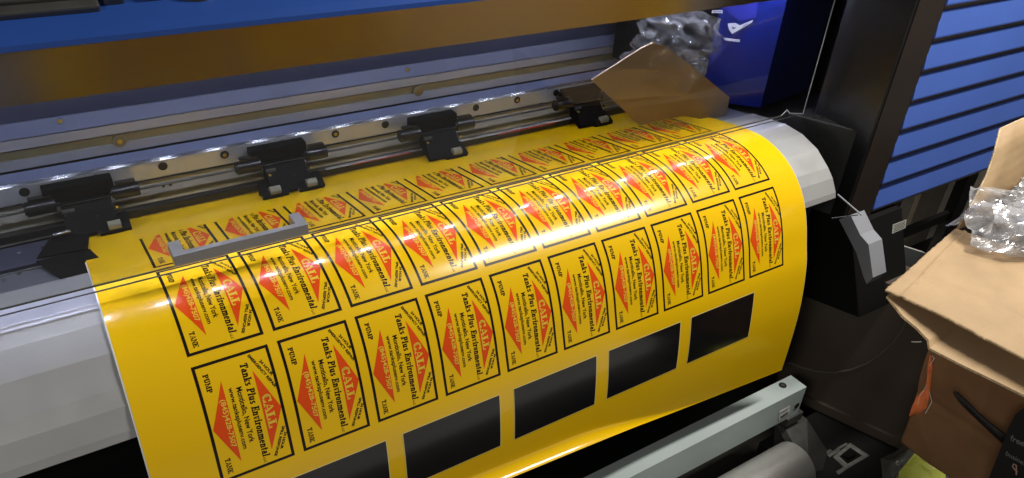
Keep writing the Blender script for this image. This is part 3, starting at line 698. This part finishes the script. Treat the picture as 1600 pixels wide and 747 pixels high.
# ------------------------------------------------------------------ solid sheet and bag standing in for reflections in the clear cover
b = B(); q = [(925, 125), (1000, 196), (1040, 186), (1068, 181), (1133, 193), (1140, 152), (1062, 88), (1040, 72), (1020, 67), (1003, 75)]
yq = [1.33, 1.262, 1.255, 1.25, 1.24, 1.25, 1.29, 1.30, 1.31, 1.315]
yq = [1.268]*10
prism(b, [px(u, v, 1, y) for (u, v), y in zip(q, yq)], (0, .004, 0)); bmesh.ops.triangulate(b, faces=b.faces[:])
cs = obj('reflected_cardboard', b, REFLCARD); tag(cs, 'brown board behind the clear cover standing in for the reflection of the cardboard box', 'reflected cardboard')
def tri(t): t = t % 1.0; return 4*abs(t-.5)-1
def blob(name, c, rx, ry, rz, m, amp=.25, freq=9, seed=0, sub=5, sharp=1.0, rot=None):
    """a crumpled film or cloth: an ellipsoid folded by many straight creases"""
    rd = random.Random(int(seed*100)); b = B(); bmesh.ops.create_icosphere(b, subdivisions=sub, radius=1)
    D = []
    for i in range(16):
        d = Vector((rd.gauss(0, 1), rd.gauss(0, 1), rd.gauss(0, 1))).normalized(); D.append((d, rd.uniform(.35, 1)*freq*.22*(1+.14*i), rd.random(), 1/(1+.35*i)))
    for v in b.verts:
        n = v.co.normalized(); q = n+.16*Vector((noise.noise(n*2+Vector((seed, 0, 0))), noise.noise(n*2+Vector((0, seed, 4))), noise.noise(n*2+Vector((7, 0, seed)))))
        k = sum(a_*tri(q.dot(d)*f_+p_) for d, f_, p_, a_ in D)/3.2
        k = 1+amp*k+amp*.8*noise.noise(n*1.6+Vector((seed, 2, 1)))
        v.co = Vector((n.x*rx*k, n.y*ry*k, n.z*rz*k))
        if rot: v.co = rot @ v.co
        v.co += Vector(c)
    return obj(name, b, m, None, False)
def film(name, c, ex, ey, ez, m, folds=3, amp=.3, freq=2.6, seed=1, dome=0.0, nx=120, ny=56, ncr=13):
    """one thin film folded over itself a few times and crumpled by straight sharp creases"""
    rd = random.Random(seed); ex, ey, ez = Vector(ex), Vector(ey), Vector(ez); c = Vector(c); b = B(); g = []
    D = []
    for i in range(ncr):
        a_ = rd.uniform(0, math.pi); f_ = freq*(1+.55*i)*rd.uniform(.7, 1.2); D.append((math.cos(a_)*f_, math.sin(a_)*f_, rd.random(), 1/(1+.75*i), rd.uniform(-1, 1), rd.uniform(-1, 1)))
    for i in range(nx+1):
        row = []
        for j in range(ny+1):
            s_, t = i/nx, j/ny*2-1; fs = s_*folds; u = tri(fs*.5)*(1-.10*math.floor(fs)); dpt = (fs/folds-.5)*.9
            rim = 1+.30*noise.noise(Vector((u*1.7, t*1.7, seed)))-.25*(u*t)**2
            w_ = Vector((u+.18*noise.noise(Vector((u*2, t*2, seed+fs*.7))), t+.18*noise.noise(Vector((u*2, t*2, seed+9+fs*.7))), 0))
            k = kx = ky = 0.0
            for cx_, cy_, ph, am, ax_, ay_ in D:
                q_ = tri(w_.x*cx_+w_.y*cy_+ph+fs*.23)*am; k += q_; kx += q_*ax_; ky += q_*ay_
            row.append(b.verts.new(c+ex*(u*rim+.05*kx)+ey*(t*rim*(1-.25*u*u)+.05*ky)+ez*(dpt+amp*k+dome*(1-u*u)*(1-t*t))))
        g.append(row)
    for A_, C_ in zip(g, g[1:]):
        for j in range(ny): b.faces.new((A_[j], A_[j+1], C_[j+1], C_[j]))
    me = bpy.data.meshes.new(name); b.to_mesh(me); b.free(); me.materials.append(m); o = bpy.data.objects.new(name, me); COL.objects.link(o); return o
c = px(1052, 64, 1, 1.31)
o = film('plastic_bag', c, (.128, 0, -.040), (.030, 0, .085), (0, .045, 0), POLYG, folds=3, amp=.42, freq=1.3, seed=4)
tag(o, 'crumpled grey see-through film standing in for a plastic bag reflected in the clear cover', 'plastic bag')

# ------------------------------------------------------------------ dark tub at the right
tub = thing('storage_tub', 'large dark brown plastic tub with a curved rib, behind the cardboard box', 'tub', (1.85, .8, -H0))
P0 = Vector((1.800, .97, -1.655)); P1 = Vector((1.925, .64, -1.655)); dP = (P1-P0)
up = Vector((0, 0, 1)); nT = Vector((-dP.y, dP.x, 0)).normalized()
if nT.x > 0: nT = -nT
A0 = P0-dP*.6; A1 = P1+dP*.5
b = B(); prism(b, [A0, A1, A1-nT*.13, A0-nT*.13], (0, 0, .50)); bevel_all(b, .02, 4); tb = obj('tub_body', b, TUB, tub, True)
b = B(); prism(b, [A0+nT*.012+up*.0, A1+nT*.012, A1+nT*.012+up*.03, A0+nT*.012+up*.03], nT*-.02); bevel_all(b, .008, 3); obj('bottom_rim', b, TUB, tub, True)
b = B(); prism(b, [A0-nT*.04-up*.093, A1-nT*.04-up*.093, A1-nT*.11-up*.093, A0-nT*.11-up*.093], (0, 0, .092)); obj('tub_base', b, BLACK, tub)
def on_tub(u, v, off=.002):
    d = CR*((u-800)/FPX)+CD*((v-373.5)/FPX)+CF; t = (P0+nT*off).dot(nT)/d.dot(nT); return d*t
b = B(); pts = []
for u, v in [(1232, 566), (1255, 575), (1280, 581), (1305, 582), (1330, 578), (1355, 568), (1378, 552), (1396, 534), (1410, 514), (1418, 498)]: pts.append(on_tub(u, v))
tube_path(b, pts, .0035, 8); obj('curved_rib', b, mat('rib_plastic', (.13, .115, .095), .4), tub, True)

# ------------------------------------------------------------------ cardboard box, right foreground
bx = thing('cardboard_box', 'open tan cardboard box with worn flaps in the right foreground', 'cardboard box', (1.9, .45, -1.40))
def quad_sheet(name, pts, t, m, parent, nx=14, ny=14, amp=.004, seed=0, fq=6, creases=(), rag=0):
    """bent board: bilinear patch with gentle waves and real thickness"""
    a, c, d, e = [Vector(p) for p in pts]; b = B(); g = []
    n0 = ((c-a).cross(e-a)).normalized()
    for i in range(nx+1):
        row = []
        for j in range(ny+1):
            s, t_ = i/nx, j/ny; p = a.lerp(c, s).lerp(e.lerp(d, s), t_)
            p = p+n0*amp*noise.noise(p*fq+Vector((seed, 0, 0)))*2
            for ax_, c0, dep, wd_ in creases:
                q_ = (s if ax_ == 's' else t_)+.012*noise.noise(p*11); p = p+n0*dep*math.exp(-((q_-c0)/wd_)**2)
            if rag and (i in (0, nx) or j in (0, ny)): p = p+Vector((noise.noise(p*70), noise.noise(p*70+Vector((9, 0, 0))), 0))*rag
            row.append(b.verts.new(p))
        g.append(row)
    for i in range(nx):
        for j in range(ny): b.faces.new((g[i][j], g[i+1][j], g[i+1][j+1], g[i][j+1]))
    o = obj(name, b, m, parent, True); md = o.modifiers.new('s', 'SOLIDIFY'); md.thickness = t; md.offset = -1; o.data.materials.append(RIMCARD); md.material_offset_rim = 1; return o
zf = -.842
Apt = px(1382, 456, 2, zf); Bpt = px(1493, 357, 2, zf); Cpt = px(1640, 408, 2, zf); Dpt = px(1680, 600, 2, zf)
quad_sheet('top_flap', [Apt, Bpt, Cpt, Dpt], .0045, CARD, bx, 90, 90, amp=.0045, fq=5, creases=(('t', .10, -.0035, .012), ('s', .30, .0018, .02), ('t', .55, .0015, .03)), rag=.0016)
b = B(); e1 = Apt.lerp(Bpt, .12); e2 = Apt.lerp(Bpt, .3)
A2 = px(1384, 464, 2, zf-.012); D2 = px(1700, 672, 2, zf-.055); m1 = px(1447, 536, 2, zf-.04)
b = B()
low = [px(u, v, 2, z_) for (u, v), z_ in zip([(1384, 465), (1396, 480), (1409, 497), (1430, 514), (1448, 533), (1450, 546), (1500, 572), (1550, 596), (1600, 621), (1700, 672)], [zf-.012, zf-.016, zf-.022, zf-.03, zf-.036, zf-.045, zf-.05, zf-.052, zf-.055, zf-.06])]
upl = [Vector((p.x+.30, p.y+(.03 if i else .06), zf-.018-.012*i/9)) for i, p in enumerate(low)]
def board_strip(name, A, Bq, t, m, parent):
    b = B(); n = 8; g = []
    for p, q_ in zip(A, Bq): g.append([b.verts.new(p.lerp(q_, k/n)) for k in range(n+1)])
    for a_, c_ in zip(g, g[1:]):
        for k in range(n): b.faces.new((a_[k], a_[k+1], c_[k+1], c_[k]))
    o = obj(name, b, m, parent); md = o.modifiers.new('s', 'SOLIDIFY'); md.thickness = t; md.offset = -1; o.data.materials.append(RIMCARD); md.material_offset_rim = 1; return o
board_strip('lower_flap', low, upl, .005, CARD, bx)
W0 = Vector((1.535, .585, -.90)); W1 = px(1411, 688, 2, -1.385); W2 = px(1700, 850, 2, -1.385); W2.x = 1.66; W3 = Vector((1.535, -.05, -.90)); 
W2 = Vector((W1.x+.03, -.05, -1.385))
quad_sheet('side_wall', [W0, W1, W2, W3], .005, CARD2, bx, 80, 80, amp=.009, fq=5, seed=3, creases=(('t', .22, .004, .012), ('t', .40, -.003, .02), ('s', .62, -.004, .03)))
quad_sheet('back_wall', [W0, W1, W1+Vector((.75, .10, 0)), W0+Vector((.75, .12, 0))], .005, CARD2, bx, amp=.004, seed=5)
# standing flap at the back
F = [px(1494, 357, 1, .682), px(1541, 274, 1, .700), px(1553, 240, 1, .715), px(1560, 200, 1, .735), px(1640, 168, 1, .735)]
b = B(); base_r = Bpt+Vector((.55, -.02, 0))
left = [px(1494, 357, 1, .684), px(1520, 312, 1, .690), px(1541, 274, 1, .700), px(1551, 240, 1, .715), px(1560, 200, 1, .735)]
rows = []
for i, p in enumerate(left):
    p2 = Vector((p.x+.60, p.y-.02, p.z+.045+.004*i)) if i else base_r
    rows.append([b.verts.new(p.lerp(p2, t/10)+Vector((0, 1, 0))*.004*noise.noise(p.lerp(p2, t/10)*9)) for t in range(11)])
for A_, C_ in zip(rows, rows[1:]):
    for j in range(10): b.faces.new((A_[j], A_[j+1], C_[j+1], C_[j]))
o = obj('back_flap', b, CARD, bx, True); md = o.modifiers.new('s', 'SOLIDIFY'); md.thickness = .0045; md.offset = -1; o.data.materials.append(RIMCARD); md.material_offset_rim = 1
# support under the box
b = B(); box(b, 1.82, 2.5, -.1, .62, -H0+.001, -1.392, .004); tag(obj('black_crate', b, BLACK), 'black crate under the tan cardboard box', 'crate')
# bags on the box
c = px(1592, 352, 2, zf+.045)
o = film('plastic_bag', c, (.115, -.075, .0), (.05, .075, .004), (0, 0, .060), POLY, folds=3, amp=.30, freq=.62, seed=11, dome=.55, ncr=8)
tag(o, 'crumpled clear plastic bag lying on the tan cardboard flap', 'plastic bag')
o = blob('grey_cloth', c+Vector((.045, -.035, -.012)), .06, .045, .028, mat('slate_cloth', (.16, .2, .25), .7, var=.2, vscale=30), amp=.5, freq=9, seed=8, sub=4)
tag(o, 'slate grey bundle inside the clear plastic bag', 'bundle')
c = px(1606, 305, 1, .64)
o = blob('foil_pouch', c, .035, .03, .045, mat('silver_foil', (.55, .55, .54), .3, metal=.6, var=.6, vscale=45, bump=.6, bscale=60), amp=.4, freq=10, seed=5, sub=4)
tag(o, 'silver foil pouch with dark print beside the standing box flap', 'pouch')
# orange torn film
XW = 1.535
def wx(u, v, x): return px(u, v, 0, x)
b = B(); pts = [wx(u, v, 1.522) for u, v in [(1455, 556), (1453, 575), (1451, 596), (1449, 612), (1441, 628), (1432, 640), (1422, 650)]]
wd = [.0022, .0045, .0045, .0080, .0150, .0100, .0012]; ring_prev = None; g = []
for i, p in enumerate(pts):
    g.append([b.verts.new(p+Vector((.004*math.sin(i*1.3+k*2), wd[i]*(k-1)*1.0, wd[i]*(k-1)*.25))) for k in range(3)])
for A_, C_ in zip(g, g[1:]):
    for k in range(2): b.faces.new((A_[k], A_[k+1], C_[k+1], C_[k]))
o = obj('film_scrap', b, ORANGE, None, True); md = o.modifiers.new('s', 'SOLIDIFY'); md.thickness = .0012
tag(o, 'torn orange plastic film scrap hanging down the brown box side', 'scrap')
b = B(); tube_path(b, [wx(1456, 556, 1.520), wx(1460, 560, 1.518), wx(1452, 572, 1.518)], .0007, 6); obj('loose_thread', b, LINER, o); b = B(); tube_path(b, [wx(1424, 534, 1.50), wx(1432, 534.5, 1.505), wx(1440, 534, 1.51)], .0011, 6); obj('loose_thread', b, LINER, o); b = B()
tube_path(b, [wx(1449, 600, 1.519), wx(1438, 618, 1.517), wx(1434, 632, 1.519)], .0006, 6); obj('loose_thread', b, LINER, o); b = B(); tube_path(b, [wx(1452, 612, 1.518), wx(1456, 628, 1.515), wx(1446, 646, 1.519)], .0006, 6)
obj('loose_thread', b, LINER, o)
# black printed bag and strap at lower right
tote = thing('black_tote', 'black shopping tote with white lettering at the lower right corner beside the box', 'tote bag', (1.47, .30, -1.4))
XT = 1.47
b = B(); pts = [wx(u, v, XT) for u, v in [(1604, 637), (1595, 640), (1586, 648), (1580, 660), (1573, 674), (1567, 692), (1549, 737), (1535, 775), (1530, 830), (1720, 960), (1740, 760), (1660, 640)]]
prism(b, pts, (.03, 0, 0)); bevel_all(b, .003); obj('bag_body', b, mat('black_fabric', (.006, .0055, .005), .6), tote)
b = B()
top = [(1491, 611), (1497, 613), (1512, 627), (1530, 645), (1550, 662), (1575, 680)]; bot = [(1492, 616), (1500, 628), (1516, 644), (1534, 661), (1552, 678), (1570, 694)]
va = [b.verts.new(wx(u, v, XT+.012)) for u, v in top]; vb = [b.verts.new(wx(u, v, XT+.012)) for u, v in bot]
for i in range(5): b.faces.new((va[i], va[i+1], vb[i+1], vb[i]))
o = obj('strap', b, mat('black_fabric', (.01, .01, .01)), tote, True); md = o.modifiers.new('s', 'SOLIDIFY'); md.thickness = .004
def text_on(s, u0, v0, u1, v1, hpx, X_, m, parent, name, bold=.01):
    a = wx(u0, v0, X_); c = wx(u1, v1, X_); d = (c-a); L = d.length; d.normalize()
    upv = Vector((1, 0, 0)).cross(d); 
    if upv.z < 0: upv = -upv
    h = (wx(u0, v0, X_)-wx(u0+hpx*.2, v0-hpx, X_)).length
    t = text_bm(s, bold=bold); xs = [v.co.x for v in t.verts]; ys = [v.co.y for v in t.verts]; x0, x1, y1 = min(xs), max(xs), max(ys)
    for v in t.verts: v.co = a+d*((v.co.x-x0)/(x1-x0)*L)+upv*(v.co.y/y1*h)
    return obj(name, t, m, parent)
WT = mat('faded_white_print', (.2, .2, .2), .6)
text_on('free-', 1578, 688, 1604, 700, 9, XT-.001, WT, tote, 'lettering')
text_on('business', 1571, 711, 1606, 731, 7, XT-.001, WT, tote, 'lettering', .004)
b = B(); tube_path(b, [wx(u, v, XT-.001) for u, v in [(1590, 738), (1585, 733), (1582, 729), (1584, 725), (1588, 727), (1588, 742)]], .0012, 6); obj('printed_motif', b, mat('faded_pink_print', (.5, .3, .26), .6), tote)
# yellow item in a clear bag, lower right
c = px(1448, 742, 2, -1.52)
b = B(); q = [px(u, v, 2, -1.52) for u, v in [(1405, 737), (1436, 700), (1482, 716), (1470, 790), (1400, 780)]]; prism(b, q, (0, 0, -.02)); bevel_all(b, .006)
o = obj('yellow_packet', b, YELBAG); tag(o, 'yellow green packet inside a clear film bag below the box', 'packet')
b = B(); q = [(1376, 717), (1398, 706), (1417, 691), (1440, 694), (1500, 722), (1510, 800), (1385, 800)]
cc = px(1440, 745, 2, -1.505); g = []; n = 10
for r_ in range(n+1):
    row = []
    for i, (u, v) in enumerate(q):
        p = px(u, v, 2, -1.535).lerp(cc, r_/n); p.z += .012*noise.noise(p*40)+.02*(r_/n)
        row.append(b.verts.new(p))
    g.append(row)
for A_, C_ in zip(g, g[1:]):
    for k in range(len(q)): b.faces.new((A_[k], A_[(k+1) % len(q)], C_[(k+1) % len(q)], C_[k]))
o = obj('film_bag', b, glassy('dull_film', (.88, .88, .85), .7, .2, diff=.10, dcol=(.5, .5, .45), bump=.4), None); md = o.modifiers.new('s', 'SOLIDIFY'); md.thickness = .0006
tag(o, 'crumpled clear film bag holding the yellow packet at the floor', 'film bag')
# things seen under the louvred housing
b = B(); q = [px(u, v, 1, 1.28) for u, v in [(1409, 384), (1447, 396), (1445, 425), (1403, 425)]]
prism(b, q, (.0, .02, 0)); bevel_all(b, .003); o = obj('white_board', b, mat('dull_white', (.8, .82, .78), .6)); tag(o, 'off white board leaning behind the black printer frame', 'board')
for (u0, u1, m_, nm, lb_) in ((1430, 1466, FLOORSHADE, 'floor_stand_in', 'dark taupe upright panel standing in for shaded floor under the louvred housing'), (1466, 1600, CURTAIN, 'floor_stand_in', 'lighter taupe upright panel standing in for wood-streaked floor under the louvred housing')):
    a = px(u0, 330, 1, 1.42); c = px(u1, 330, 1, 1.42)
    b = B(); box(b, a.x, c.x-.004, 1.42, 1.44, -H0+.001, -1.0, .002); tag(obj(nm, b, m_), lb_, 'floor stand-in')  # upright panels stand in for floor, the darker one for its shaded band

# ------------------------------------------------------------------ raise everything so that the floor is z = 0
for o in list(COL.objects):
    if o.parent is None and o is not cam:
        if 'base' in o:
            bs = Vector(o['base'][:]); del o['base']
            o.location = bs
            for ch in COL.objects:
                if ch.parent is o: ch.location = Vector(ch.location)-bs
        o.location.z += H0
